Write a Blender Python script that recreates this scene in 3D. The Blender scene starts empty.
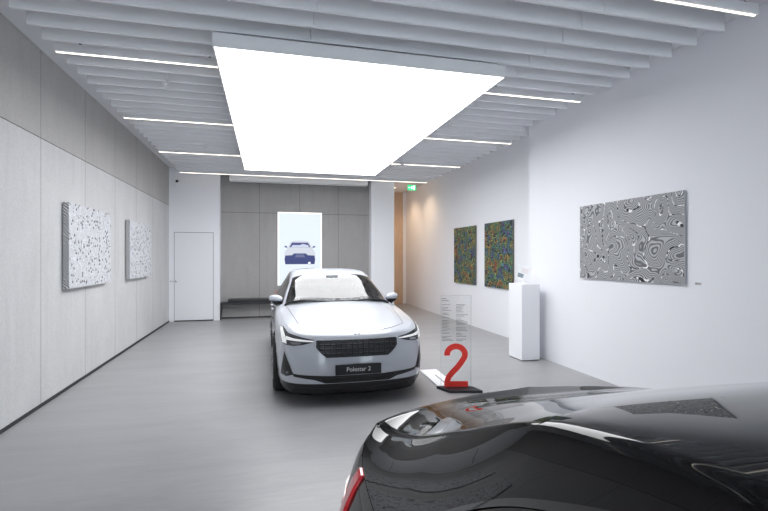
import bpy, bmesh, math, random
import numpy as np
from mathutils import Vector, Matrix
from mathutils.bvhtree import BVHTree
from mathutils.geometry import tessellate_polygon
R = math.radians
PI = math.pi
COL = bpy.context.scene.collection
random.seed(4)

# ------------------------------------------------------------------ materials
def mat(name, base=(.8, .8, .8), rough=.5, metal=0, coat=0, coat_rough=.03, spec=.5, trans=0, ior=1.45, alpha=1, emit=None, estr=0):
    m = bpy.data.materials.new(name); m.use_nodes = True
    b = m.node_tree.nodes['Principled BSDF']
    b.inputs['Base Color'].default_value = (*base, 1)
    b.inputs['Roughness'].default_value = rough
    b.inputs['Metallic'].default_value = metal
    b.inputs['Coat Weight'].default_value = coat
    b.inputs['Coat Roughness'].default_value = coat_rough
    b.inputs['Specular IOR Level'].default_value = spec
    b.inputs['Transmission Weight'].default_value = trans
    b.inputs['IOR'].default_value = ior
    b.inputs['Alpha'].default_value = alpha
    if emit:
        b.inputs['Emission Color'].default_value = (*emit, 1)
        b.inputs['Emission Strength'].default_value = estr
    return m

class NT:
    def __init__(s, m): s.t = m.node_tree; s.b = s.t.nodes['Principled BSDF']
    def n(s, kind, **kw):
        x = s.t.nodes.new(kind)
        for k, v in kw.items(): setattr(x, k, v)
        return x
    def l(s, a, b): s.t.links.new(a, b)
    def coord(s, out='Object', scale=None, loc=None):
        c = s.n('ShaderNodeTexCoord').outputs[out]
        if scale or loc:
            mp = s.n('ShaderNodeMapping'); s.l(c, mp.inputs['Vector'])
            if scale: mp.inputs['Scale'].default_value = scale
            if loc: mp.inputs['Location'].default_value = loc
            c = mp.outputs[0]
        return c
    def noise(s, vec, scale, detail=4, rough=.5, dist=0):
        x = s.n('ShaderNodeTexNoise'); s.l(vec, x.inputs['Vector'])
        x.inputs['Scale'].default_value = scale; x.inputs['Detail'].default_value = detail
        x.inputs['Roughness'].default_value = rough; x.inputs['Distortion'].default_value = dist
        return x
    def ramp(s, fac, stops, interp='LINEAR'):
        x = s.n('ShaderNodeValToRGB'); s.l(fac, x.inputs['Fac']); e = x.color_ramp; e.interpolation = interp
        while len(e.elements) < len(stops): e.elements.new(.5)
        for k, (p, c) in enumerate(stops):
            e.elements[k].position = p; e.elements[k].color = (*c, 1) if len(c) == 3 else c
        return x.outputs['Color']
    def math(s, op, a, b=None, c=None):
        x = s.n('ShaderNodeMath', operation=op)
        for i, q in enumerate((a, b, c)):
            if q is None: continue
            if isinstance(q, (int, float)): x.inputs[i].default_value = q
            else: s.l(q, x.inputs[i])
        return x.outputs[0]
    def mix(s, fac, a, b, blend='MIX'):
        x = s.n('ShaderNodeMix', data_type='RGBA', blend_type=blend)
        if isinstance(fac, (int, float)): x.inputs[0].default_value = fac
        else: s.l(fac, x.inputs[0])
        for i, q in ((6, a), (7, b)):
            if isinstance(q, tuple): x.inputs[i].default_value = (*q, 1) if len(q) == 3 else q
            else: s.l(q, x.inputs[i])
        return x.outputs[2]
    def bump(s, h, strength=.1, dist=.01):
        x = s.n('ShaderNodeBump'); s.l(h, x.inputs['Height'])
        x.inputs['Strength'].default_value = strength; x.inputs['Distance'].default_value = dist
        s.l(x.outputs[0], s.b.inputs['Normal'])

M = {}
M['white_wall'] = mat('white_wall', (.84, .845, .88), .75)
t = NT(M['white_wall']); nz = t.noise(t.coord(), 60, 3); t.bump(nz.outputs['Fac'], .04, .004)
M['white_paint'] = mat('white_paint', (.82, .825, .85), .5)
M['baffle'] = mat('baffle_white', (.76, .765, .79), .65)
t = NT(M['baffle']); nz = t.noise(t.coord(scale=(.4, 2, 2)), 3, 3)
t.l(t.ramp(nz.outputs['Fac'], [(0, (.82, .825, .845)), (1, (.86, .865, .885))]), t.b.inputs['Base Color'])
M['ceiling'] = mat('ceiling_grey', (.72, .725, .75), .8)
t = NT(M['ceiling']); nz = t.noise(t.coord(), 8, 3); t.bump(nz.outputs['Fac'], .05, .004)
M['pedestal'] = mat('pedestal_white', (.85, .855, .88), .45)
M['dark_metal'] = mat('dark_metal', (.03, .03, .034), .45, .3)
M['dark_gap'] = mat('dark_gap', (.04, .04, .045), .8)
M['chrome'] = mat('chrome', (.75, .75, .78), .18, 1)
M['bench'] = mat('bench_black', (.022, .022, .026), .4)
t = NT(M['bench']); nz = t.noise(t.coord(), 90, 2); t.bump(nz.outputs['Fac'], .05, .003)

def concrete(name, c0, c1, axes, period, off, zj, upper=1.0):
    m = mat(name, c0, .62); t = NT(m)
    co = t.coord()
    sep = t.n('ShaderNodeSeparateXYZ'); t.l(co, sep.inputs[0])
    big = t.noise(t.coord(scale=(.7, .7, .35)), 1.7, 6, .6, .6)
    fine = t.noise(co, 45, 4, .7)
    streak = t.noise(t.coord(scale=(5, 5, .5)), 2.2, 3, .5)
    col = t.ramp(big.outputs['Fac'], [(.25, tuple(x*.93 for x in c0)), (.72, c1)])
    col = t.mix(.35, col, t.ramp(fine.outputs['Fac'], [(.3, tuple(x*.8 for x in c0)), (.7, tuple(min(1, x*1.12) for x in c1))]))
    col = t.mix(t.math('MULTIPLY', t.ramp(streak.outputs['Fac'], [(.5, (0, 0, 0)), (.8, (1, 1, 1))]), .22), col, tuple(x*.72 for x in c0))
    # pores and scuffs
    vo = t.n('ShaderNodeTexVoronoi'); t.l(co, vo.inputs['Vector']); vo.inputs['Scale'].default_value = 7
    pore = t.math('LESS_THAN', vo.outputs['Distance'], .035)
    col = t.mix(t.math('MULTIPLY', pore, .35), col, tuple(x*.5 for x in c0))
    # colour above the joint is darker and browner
    if upper != 1.0:
        up = t.math('GREATER_THAN', sep.outputs['Z'], zj)
        col = t.mix(up, col, t.mix(1.0, col, (upper, upper*.975, upper*.95), 'MULTIPLY'))
    h = sep.outputs[axes]
    fr = t.math('FRACT', t.math('DIVIDE', t.math('SUBTRACT', h, off - period*50), period))
    dv = t.math('ABSOLUTE', t.math('SUBTRACT', fr, .5))
    jv = t.math('GREATER_THAN', dv, .5 - .004/period)
    jz = t.math('LESS_THAN', t.math('ABSOLUTE', t.math('SUBTRACT', sep.outputs['Z'], zj)), .005)
    j = t.math('MAXIMUM', jv, jz)
    col = t.mix(j, col, (.09, .09, .09))
    t.l(col, t.b.inputs['Base Color'])
    hh = t.math('SUBTRACT', t.math('MULTIPLY', fine.outputs['Fac'], .1), j)
    t.bump(hh, .25, .006)
    return m
M['concrete'] = concrete('concrete_panels', (.56, .56, .565), (.66, .66, .66), 1, 1.285, 5.88, 2.98, .78)
M['concrete_dark'] = concrete('concrete_back', (.325, .315, .31), (.385, .375, .37), 0, 1.085, -.2, 2.87)

M['floor'] = mat('floor_epoxy', (.3, .3, .31), .3)
t = NT(M['floor'])
a = t.noise(t.coord(scale=(.35, 1.6, 1)), 1.6, 6, .6, .8); b_ = t.noise(t.coord(scale=(1, 6, 1)), 5, 5, .6, .3)
f = t.math('ADD', t.math('MULTIPLY', a.outputs['Fac'], .55), t.math('MULTIPLY', b_.outputs['Fac'], .45))
t.l(t.ramp(f, [(.3, (.275, .272, .28)), (.7, (.37, .367, .377))]), t.b.inputs['Base Color'])
t.l(t.ramp(b_.outputs['Fac'], [(.3, (.28, .28, .28)), (.7, (.40, .40, .40))]), t.b.inputs['Roughness'])
t.bump(b_.outputs['Fac'], .02, .004)

M['lightbox'] = mat('light_panel_glow', (.9, .9, .9), .6, emit=(.97, .985, 1), estr=5.6)
M['strip'] = mat('strip_glow', (.9, .9, .9), .6, emit=(1, .90, .76), estr=3.6)
M['housing'] = mat('housing_white', (.84, .845, .86), .5)
M['wood_beige'] = mat('wood_beige', (.55, .38, .25), .5)
t = NT(M['wood_beige']); nz = t.noise(t.coord(scale=(8, 8, .6)), 3, 4)
t.l(t.ramp(nz.outputs['Fac'], [(.3, (.58, .42, .30)), (.7, (.70, .52, .38))]), t.b.inputs['Base Color'])

# car materials
M['paint_white'] = mat('car_paint_white', (.80, .81, .835), .32, 0, 1, .02)
t = NT(M['paint_white']); nz = t.noise(t.coord(), 900, 1)
t.l(t.ramp(nz.outputs['Fac'], [(.3, (.46, .48, .53)), (.7, (.53, .55, .60))]), t.b.inputs['Base Color'])
PB = M['paint_black'] = mat('car_paint_black', (.006, .006, .007), .25, 0, 1, .006, 0)
PB.node_tree.nodes['Principled BSDF'].inputs['Coat IOR'].default_value = 1.38
t = NT(M['paint_black']); nz = t.noise(t.coord(), 900, 1)
t.l(t.ramp(nz.outputs['Fac'], [(.3, (.004, .004, .005)), (.7, (.010, .010, .012))]), t.b.inputs['Base Color'])
M['trim_black'] = mat('car_trim_black', (.012, .012, .014), .35)
M['gloss_black'] = mat('car_gloss_black', (.008, .008, .010), .08, 0, .6)
M['grille_back'] = mat('grille_backing', (.035, .035, .04), .35, .3)
M['rubber'] = mat('tyre_rubber', (.018, .018, .018), .75)
M['rim'] = mat('rim_metal', (.35, .35, .37), .3, .9)
M['seam'] = mat('car_seam', (.012, .012, .013), .7)
M['seam_white'] = mat('car_seam_on_white', (.16, .16, .17), .6)
M['drl'] = mat('headlamp_bar', (.9, .9, .9), .3, emit=(1, 1, 1), estr=.25)
M['lamp_dark'] = mat('headlamp_bowl', (.10, .10, .11), .25, .5)
M['lamp_grey'] = mat('headlamp_projector', (.25, .25, .27), .2, .8)
M['red_lamp'] = mat('tail_lamp_red', (.55, .012, .02), .12, 0, 1, emit=(.9, .02, .03), estr=.12)
M['cabin'] = mat('cabin_charcoal', (.035, .036, .04), .7)
M['seat'] = mat('seat_fabric', (.045, .047, .052), .8)
M['plate'] = mat('plate_black', (.012, .012, .014), .35)
M['plate_text'] = mat('plate_text', (.75, .75, .75), .5)

def glassmat(name, tint, rough=0.0, ior=1.5):
    m = bpy.data.materials.new(name); m.use_nodes = True; nt = m.node_tree
    for x in list(nt.nodes): nt.nodes.remove(x)
    o = nt.nodes.new('ShaderNodeOutputMaterial'); mx = nt.nodes.new('ShaderNodeMixShader')
    tr = nt.nodes.new('ShaderNodeBsdfTransparent'); gl = nt.nodes.new('ShaderNodeBsdfGlossy'); fr = nt.nodes.new('ShaderNodeFresnel')
    tr.inputs['Color'].default_value = (*tint, 1); gl.inputs['Roughness'].default_value = rough
    gl.inputs['Color'].default_value = (1, 1, 1, 1); fr.inputs['IOR'].default_value = ior
    nt.links.new(fr.outputs[0], mx.inputs[0]); nt.links.new(tr.outputs[0], mx.inputs[1]); nt.links.new(gl.outputs[0], mx.inputs[2])
    nt.links.new(mx.outputs[0], o.inputs['Surface'])
    return m
M['windscreen'] = glassmat('windscreen_glass', (.42, .48, .48), ior=1.66)
M['dark_glass'] = glassmat('privacy_glass', (.06, .065, .07))
M['shop_glass'] = glassmat('shop_glass', (.92, .95, .95))
M['acrylic'] = glassmat('acrylic', (.985, .99, .992), ior=1.3)
M['red'] = mat('red_vinyl', (.95, .045, .03), .5)
M['print_grey'] = mat('print_grey', (.30, .30, .31), .6)
M['tablet_white'] = mat('card_white', (.95, .95, .96), .4)
M['green_sign'] = mat('exit_green', (.02, .45, .16), .4, emit=(.03, .75, .28), estr=1.0)
M['sign_white'] = mat('exit_white', (.9, .9, .9), .4, emit=(.9, 1, .92), estr=1.3)

# ------------------------------------------------------------------ helpers
def tag(o, label=None, cat=None, group=None, kind=None):
    if label: o['label'] = label
    if cat: o['category'] = cat
    if group: o['group'] = group
    if kind: o['kind'] = kind
    return o
def empty(name, loc=(0, 0, 0), rz=0):
    o = bpy.data.objects.new(name, None); COL.objects.link(o); o.location = loc; o.rotation_euler = (0, 0, rz)
    o.empty_display_size = .1
    return o
class MB:
    def __init__(s): s.v = []; s.f = []
    def box(s, x0, x1, y0, y1, z0, z1):
        n = len(s.v)
        s.v += [(x0, y0, z0), (x1, y0, z0), (x1, y1, z0), (x0, y1, z0), (x0, y0, z1), (x1, y0, z1), (x1, y1, z1), (x0, y1, z1)]
        s.f += [tuple(n+i for i in q) for q in ((0, 3, 2, 1), (4, 5, 6, 7), (0, 1, 5, 4), (1, 2, 6, 5), (2, 3, 7, 6), (3, 0, 4, 7))]
        return s
    def tube(s, pts, r, seg=10, cap=True):
        pts = [Vector(p) for p in pts]; n0 = len(s.v)
        rr = r if isinstance(r, (list, tuple)) else [r]*len(pts)
        for i, p in enumerate(pts):
            d = (pts[min(i+1, len(pts)-1)] - pts[max(i-1, 0)]).normalized()
            a = d.cross(Vector((0, 0, 1)) if abs(d.z) < .9 else Vector((1, 0, 0))).normalized(); b = d.cross(a)
            for k in range(seg):
                t_ = 2*PI*k/seg; s.v.append(tuple(p + (a*math.cos(t_) + b*math.sin(t_))*rr[i]))
        for i in range(len(pts)-1):
            for k in range(seg):
                k2 = (k+1) % seg
                s.f.append((n0+i*seg+k, n0+i*seg+k2, n0+(i+1)*seg+k2, n0+(i+1)*seg+k))
        if cap:
            s.f.append(tuple(n0+k for k in range(seg))[::-1]); s.f.append(tuple(n0+(len(pts)-1)*seg+k for k in range(seg)))
        return s
    def prism(s, poly, a0, a1, axis='y'):
        """poly of 2D points; extruded along axis"""
        def P(p, d):
            return {'y': (p[0], d, p[1]), 'x': (d, p[0], p[1]), 'z': (p[0], p[1], d)}[axis]
        n = len(s.v); k = len(poly)
        s.v += [P(p, a0) for p in poly] + [P(p, a1) for p in poly]
        s.f += [tuple(range(n, n+k)), tuple(range(n+k, n+2*k))[::-1]]
        for i in range(k): s.f.append((n+i, n+(i+1) % k, n+k+(i+1) % k, n+k+i))
        return s
    def lathe(s, prof, seg=40, axis='x', c=(0, 0, 0)):
        """prof: (r, h) closed loop around axis"""
        n = len(s.v); k = len(prof)
        for i in range(seg):
            t_ = 2*PI*i/seg; co, si = math.cos(t_), math.sin(t_)
            for r, h in prof:
                if axis == 'x': s.v.append((c[0]+h, c[1]+r*co, c[2]+r*si))
                elif axis == 'z': s.v.append((c[0]+r*co, c[1]+r*si, c[2]+h))
                else: s.v.append((c[0]+r*co, c[1]+h, c[2]+r*si))
        for i in range(seg):
            j = (i+1) % seg
            for q in range(k):
                q2 = (q+1) % k
                s.f.append((n+i*k+q, n+i*k+q2, n+j*k+q2, n+j*k+q))
        return s
    def build(s, name, m, parent=None, smooth=False, bevel=0, normals=True):
        me = bpy.data.meshes.new(name); me.from_pydata(s.v, [], s.f); me.update()
        bm = bmesh.new(); bm.from_mesh(me)
        if normals: bmesh.ops.recalc_face_normals(bm, faces=bm.faces)
        if bevel: bmesh.ops.bevel(bm, geom=[e for e in bm.edges], offset=bevel, segments=2, affect='EDGES', profile=.5)
        bm.to_mesh(me); bm.free()
        if smooth: me.polygons.foreach_set('use_smooth', [True]*len(me.polygons))
        me.materials.append(m)
        o = bpy.data.objects.new(name, me); COL.objects.link(o)
        if parent: o.parent = parent
        return o
def box(name, x0, x1, y0, y1, z0, z1, m, parent=None, bevel=0):
    return MB().box(x0, x1, y0, y1, z0, z1).build(name, m, parent, bevel=bevel)
def struct(name, x0, x1, y0, y1, z0, z1, m):
    return tag(box(name, x0, x1, y0, y1, z0, z1, m), kind='structure')
def text_mesh(s, size, m, name, parent, mtx, ext=.0008, align='CENTER', bold=0):
    c = bpy.data.curves.new(name, 'FONT'); c.body = s; c.size = size; c.extrude = ext; c.align_x = align; c.align_y = 'CENTER'; c.offset = bold
    o = bpy.data.objects.new(name, c); COL.objects.link(o)
    dg = bpy.context.evaluated_depsgraph_get(); me = bpy.data.meshes.new_from_object(o.evaluated_get(dg))
    bpy.data.objects.remove(o); me.materials.clear(); me.materials.append(m)
    me.transform(mtx)
    o = bpy.data.objects.new(name, me); COL.objects.link(o); o.parent = parent
    return o

# ------------------------------------------------------------------ room
ZC = 3.96
XL, XR, XR2, YB, YF, YR = -2.43, 4.38, 4.80, 12.74, -4.2, 13.05
YEND = 15.75
struct('floor', XL-.3, XR2+.3, YF, YEND+.3, -.15, 0, M['floor'])
struct('ceiling', XL-.3, XR2+.3, YF, YEND+.3, ZC, ZC+.15, M['ceiling'])
struct('wall_left', XL-.2, XL, YF, YB+.6, 0, ZC, M['concrete'])
tag(MB().box(XR, XR2+.2, YF, 7.08, 0, ZC).build('wall_right_front', M['white_wall']), kind='structure')
struct('wall_right_rear', XR2, XR2+.2, 7.08, YEND, 0, ZC, M['white_wall'])
# wall holding the door, with a door opening
o = MB().box(XL, -2.31, YB, YB+.31, 0, ZC).box(-1.354, -1.20, YB, YB+.31, 0, ZC).box(-2.31, -1.354, YB, YB+.31, 2.30, ZC).box(-2.31, -1.354, YB+.2, YB+.31, 0, 2.3)
tag(o.build('wall_back_left', M['white_wall']), kind='structure')
struct('wall_back', -1.20, 2.87, YR, YR+.2, 0, ZC, M['concrete_dark'])
struct('wall_back_pillar', 2.87, 3.54, YB, YR+.35, 0, ZC, M['white_wall'])
struct('wall_corridor', 3.34, 3.54, YR+.35, YEND, 0, ZC, M['white_wall'])
struct('wall_corridor_end', 3.34, XR2+.2, YEND, YEND+.2, 0, ZC, M['wood_beige'])
struct('trim_1', 4.70, 4.80, YEND-.05, YEND, 0, ZC, M['white_paint'])
# shadow gaps at the floor
struct('baseboard_left', XL-.001, XL+.012, YF, YB, 0, .035, M['dark_gap'])
struct('baseboard_back', -1.20, 2.87, YR-.012, YR, 0, .04, M['dark_gap'])
# flush white door
d = tag(empty('door_1', (0, 0, 0)), kind='structure')
box('door_leaf', -2.300, -1.364, YB+.008, YB+.05, .03, 2.29, M['white_paint'], d)
mb = MB().box(-2.31, -2.300, YB+.02, YB+.06, 0, 2.30).box(-1.364, -1.354, YB+.02, YB+.06, 0, 2.30).box(-2.31, -1.354, YB+.02, YB+.06, 2.29, 2.30).box(-2.31, -1.354, YB+.02, YB+.06, 0, .03)
mb.build('door_frame_gap', M['dark_gap'], d)
hd = MB().lathe([(0.001, 0), (.026, 0), (.026, -.012), (.001, -.012)], 20, 'y', (-2.265, YB+.008, 1.04)).tube([(-2.265, YB, 1.04), (-2.265, YB-.055, 1.04), (-2.29, YB-.06, 1.04), (-2.40, YB-.06, 1.04)], .009).build('door_handle', M['chrome'], d, True)
# front of the shop behind the camera: glazed facade
for nm, a in (('wall_front_left', (XL, XL+.5)), ('wall_front_right', (XR-.5, XR))):
    struct(nm, a[0], a[1], YF-.2, YF, 0, ZC, M['white_wall'])
struct('wall_front_top', XL+.5, XR-.5, YF-.2, YF, 3.2, ZC, M['white_wall'])
w = tag(empty('window_1', (0, YF, 0)), kind='structure')
for k in range(4):
    x0 = XL+.5 + k*1.4525; x1 = x0+1.4525
    MB().box(x0+.03, x1-.03, -.12, -.10, .06, 3.17).build('window_pane', M['shop_glass'], w)
mb = MB()
for k in range(5):
    x = XL+.5+k*1.4525; mb.box(max(x-.03, XL+.5), min(x+.03, XR-.5), -.15, -.06, 0, 3.2)
mb.box(XL+.5, XR-.5, -.15, -.06, 0, .06).box(XL+.5, XR-.5, -.15, -.06, 3.14, 3.2)
mb.build('window_frame', M['dark_metal'], w)
struct('floor_pavement', XL-6, XR+6, YF-10, YF, -.17, -.02, M['ceiling'])

# ------------------------------------------------------------------ ceiling baffles and light lines
ZB, PITCH = 3.79, .293
LY = [3.13 + k*PITCH*8 for k in range(5)]         # 3.13 5.47 7.82 10.16 12.5
ordn = ['first', 'second', 'third', 'fourth', 'fifth', 'sixth', 'seventh', 'eighth', 'ninth', 'tenth']
lname = ['frontmost', 'second', 'third', 'fourth', 'rearmost']
meshes = {}
def baffle_mesh(xr):
    if xr in meshes: return meshes[xr]
    bm = bmesh.new()
    cuts = [-2.13, .42, 2.85, xr]
    for a, b in zip(cuts, cuts[1:]):
        a2 = a + (.003 if a > -2 else 0); b2 = b - (.003 if b < xr else 0)
        r = bmesh.ops.create_cube(bm, size=1)
        bmesh.ops.scale(bm, verts=r['verts'], vec=(b2-a2, .030, ZC-ZB))
        bmesh.ops.translate(bm, verts=r['verts'], vec=((a2+b2)/2, 0, (ZC-ZB)/2))
    bmesh.ops.bevel(bm, geom=[e for e in bm.edges if all(v.co.z < .01 for v in e.verts)], offset=.002, segments=1, affect='EDGES')
    me = bpy.data.meshes.new('ceiling_baffle'); bm.to_mesh(me); bm.free(); me.materials.append(M['baffle'])
    meshes[xr] = me; return me
for n in range(-9, 33):
    if n % 8 == 0: continue
    y = LY[0] + n*PITCH
    xr = 4.18 if y < 7.15 else 4.46
    o = bpy.data.objects.new('ceiling_baffle', baffle_mesh(xr)); COL.objects.link(o); o.location = (0, y, ZB)
    bay, k = divmod(n, 8)
    if bay < 0: lab = 'white ceiling baffle nearer than the frontmost light line, %s ahead of it' % ordn[-n-1]
    else: lab = 'white ceiling baffle, %s of seven behind the %s light line' % (ordn[k-1], lname[bay])
    tag(o, lab, 'ceiling baffle', 'white baffles across the ceiling')
for k, y in enumerate(LY):
    xr = 4.18 if y < 7.15 else 4.46
    r = tag(empty('linear_light', (0, y, ZB)), 'thin warm-white light line hung across the ceiling, %s of five from the camera' % ordn[k], 'ceiling light', 'light lines between the baffles')
    MB().box(-2.13, xr, -.03, .03, .004, .09).build('housing', M['housing'], r)
    MB().box(-2.125, xr-.005, -.007, .007, -.002, .004).build('diffuser', M['strip'], r)
    for x in (-1.9, -.62, .9, 2.9, xr-.12):
        w_ = MB().tube([(x, 0, .09), (x, 0, ZC-ZB)], .002, 6).build('hanging_wire', M['dark_metal'], r)
        MB().box(x-.012, x+.012, -.012, .012, .088, .108).build('clamp', M['dark_metal'], w_)
# big glowing panel
r = tag(empty('ceiling_lamp', (1.01, 7.63, 3.61)), 'huge rectangular glowing white light panel hung under the baffles', 'ceiling lamp')
MB().box(-1.5, 1.5, -3.12, 3.12, .012, .13).build('housing', M['housing'], r)
MB().box(-1.5, 1.5, -3.12, -3.105, 0, .012).box(-1.5, 1.5, 3.105, 3.12, 0, .012).box(-1.5, -1.485, -3.105, 3.105, 0, .012).box(1.485, 1.5, -3.105, 3.105, 0, .012).build('rim', M['housing'], r)
MB().box(-1.485, 1.485, -3.105, 3.105, .003, .012).build('diffuser', M['lightbox'], r)
for x in (-1.3, 1.3):
    for y in (-2.9, 0, 2.9):
        MB().tube([(x, y, .13), (x, y, ZC-3.61)], .003, 6).build('hanging_wire', M['dark_metal'], r)
# white casing of a roller screen in front of the back wall
r = tag(empty('screen_housing', (.9, 12.83, 3.68)), 'long white casing under the ceiling in front of the dark concrete wall', 'screen housing')
MB().box(-1.86, 1.86, -.12, .12, 0, .279).build('casing', M['housing'], r, bevel=.006)
MB().box(-1.80, 1.80, -.015, .015, -.012, 0).build('bottom_slot', M['housing'], r)
# sprinklers
for (x, y, side) in ((-1.15, 5.9, 'left of the light panel, nearer one'), (-1.11, 9.05, 'left of the light panel, farther one'), (2.72, 6.60, 'right of the light panel, nearer one'), (2.9, 9.75, 'right of the light panel, farther one')):
    r = tag(empty('sprinkler', (x, y, 3.70)), 'small white sprinkler head hanging ' + side, 'sprinkler', 'sprinklers on the ceiling')
    MB().tube([(0, 0, .04), (0, 0, ZC-3.70)], .012, 8).build('pipe', M['housing'], r, True)
    MB().tube([(-.045, 0, .03), (-.045, 0, .005), (.045, 0, .005), (.045, 0, .03), (-.045, 0, .03)], .008, 6).tube([(0, 0, .05), (0, 0, -.01)], .012, 8).build('head', M['housing'], r, True)
    MB().lathe([(.001, 0), (.035, 0), (.035, .004), (.001, .004)], 16, 'z', (0, 0, -.014)).build('deflector', M['chrome'], r)
# small camera above the door
r = tag(empty('security_camera', (-2.23, YB, 3.60)), 'small dark camera high on the white wall above the door', 'camera')
MB().lathe([(.001, 0), (.04, 0), (.04, -.03), (.001, -.03)], 20, 'y').build('mount', M['white_paint'], r)
MB().lathe([(.001, -.03), (.036, -.03), (.034, -.055), (.02, -.078), (.001, -.085)], 20, 'y').build('lens_dome', M['dark_metal'], r, True)

# exit sign
r = tag(empty('exit_sign', (3.98, 12.45, 3.55)), 'green lit emergency exit sign hanging at the corridor mouth', 'sign')
MB().box(-.12, .12, -.02, .02, 0, .15).build('panel', M['green_sign'], r)
mb = MB()   # running figure, door and arrow in white
F = -.022
mb.prism([(.035, .02), (.085, .02), (.085, .135), (.035, .135)], F, F-.002)
mb.build('door_symbol', M['sign_white'], r); mb = MB()
mb.prism([(-.11, .075), (-.085, .10), (-.085, .085), (-.05, .085), (-.05, .065), (-.085, .065), (-.085, .05)], F, F-.002)
mb.build('arrow_symbol', M['sign_white'], r)
mb = MB()
mb.prism([(-.04, .03), (-.025, .03), (-.005, .06), (.012, .05), (.02, .03), (.028, .035), (.018, .07), (.0, .08), (.0, .1), (.02, .1), (.02, .11), (-.02, .12), (-.03, .1), (-.015, .09), (-.02, .065)], F, F-.0025)
mb.build('figure', M['sign_white'], r)
for x in (-.09, .09): MB().tube([(x, 0, .15), (x, 0, ZC-3.55)], .003, 6).build('hanging_wire', M['chrome'], r)

# corridor downlights
for i, (x, y) in enumerate(((4.10, 13.2), (4.10, 14.7))):
    r = tag(empty('downlight', (x, y, ZC)), ('small warm downlight over the corridor mouth', 'small warm downlight deep in the corridor')[i], 'downlight', 'corridor downlights')
    MB().lathe([(.001, 0), (.05, 0), (.05, -.008), (.001, -.008)], 20, 'z').build('trim_ring', M['housing'], r)
    MB().lathe([(.001, -.008), (.038, -.008), (.038, -.011), (.001, -.011)], 20, 'z').build('diffuser', M['strip'], r)
    l = bpy.data.lights.new('downlight_lamp', 'SPOT'); l.energy = 55; l.color = (1, .72, .46); l.spot_size = R(130); l.spot_blend = .8; l.shadow_soft_size = .04
    lo = bpy.data.objects.new('downlight_lamp', l); COL.objects.link(lo); lo.parent = r; lo.location = (0, 0, -.03)

# bench at the back wall
r = tag(empty('bench', (.4, 12.88, 0)), 'long black floating bench along the dark concrete back wall', 'bench')
MB().box(-1.59, 1.4, -.15, .168, .41, .46).build('shelf', M['bench'], r, bevel=.004)
MB().box(-1.40, 1.4, -.13, .168, .46, .54).build('seat_pad', M['bench'], r, bevel=.012)
MB().box(-1.598, -1.575, -.10, .168, .0, .41).build('end_leg', M['bench'], r)
for x in (0, 1.2): MB().box(x-.02, x+.02, .0, .168, .30, .41).build('bracket', M['dark_metal'], r)

# ------------------------------------------------------------------ illuminated poster at the back
r = tag(empty('light_box_poster', (.89, YR, .87)), 'tall glowing poster of a white car on the dark concrete wall', 'poster')
def emis(n, c, s=1.0): return mat(n, tuple(x*.15 for x in c), .5, emit=c, estr=s)
MB().box(-.605, .605, -.06, 0, 0, 2.03).build('frame', M['housing'], r)
pm = emis('poster_sky', (.80, .88, .96), .88)
MB().box(-.595, .595, -.064, -.06, .01, 2.02).build('backlit_print', pm, r)
edge = emis('poster_edge', (1, 1, 1), 1.4)
MB().box(-.605, -.575, -.068, -.0635, 0, 2.03).box(.575, .605, -.068, -.0635, 0, 2.03).box(-.575, .575, -.068, -.0635, 1.99, 2.03).build('bright_edge', edge, r)
def pshape(name, pts, c, lay, s=1.0):
    MB().prism(pts, -.066-.0012*lay, -.0635).build(name, emis('poster_'+name, c, s), r)
# printed car, units metres within the poster, centre x ~0, z 0.58..1.25
pshape('printed_car_body', [(-.40, .62), (-.42, .72), (-.42, .90), (-.37, 1.0), (-.33, 1.05), (-.26, 1.2), (-.2, 1.235), (0, 1.25), (.2, 1.235), (.26, 1.2), (.33, 1.05), (.37, 1.0), (.42, .90), (.42, .72), (.40, .62)], (.58, .61, .68), 1)
pshape('printed_car_glass', [(-.29, 1.06), (-.22, 1.19), (.22, 1.19), (.29, 1.06)], (.05, .06, .20), 2)
pshape('printed_glass_glow', [(-.24, 1.065), (-.2, 1.12), (.0, 1.12), (.06, 1.15), (.1, 1.15), (.22, 1.12), (.25, 1.065)], (.55, .60, .75), 3)
pshape('printed_car_bumper', [(-.40, .59), (-.42, .72), (-.40, .83), (-.22, .84), (-.16, .89), (.16, .89), (.22, .84), (.40, .83), (.42, .72), (.40, .59)], (.035, .05, .17), 2)
pshape('printed_car_panel', [(-.14, .78), (-.1, .86), (.1, .86), (.14, .78)], (.12, .14, .26), 3)
pshape('printed_car_plate', [(.22, .60), (.22, .64), (.28, .66), (.30, .60)], (.9, .93, 1), 3)
pshape('printed_mirrors', [(-.42, 1.06), (-.42, 1.10), (-.36, 1.10), (-.34, 1.04)], (.12, .14, .28), 2)
pshape('printed_mirror', [(.42, 1.06), (.42, 1.10), (.36, 1.10), (.34, 1.04)], (.12, .14, .28), 2)

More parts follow.
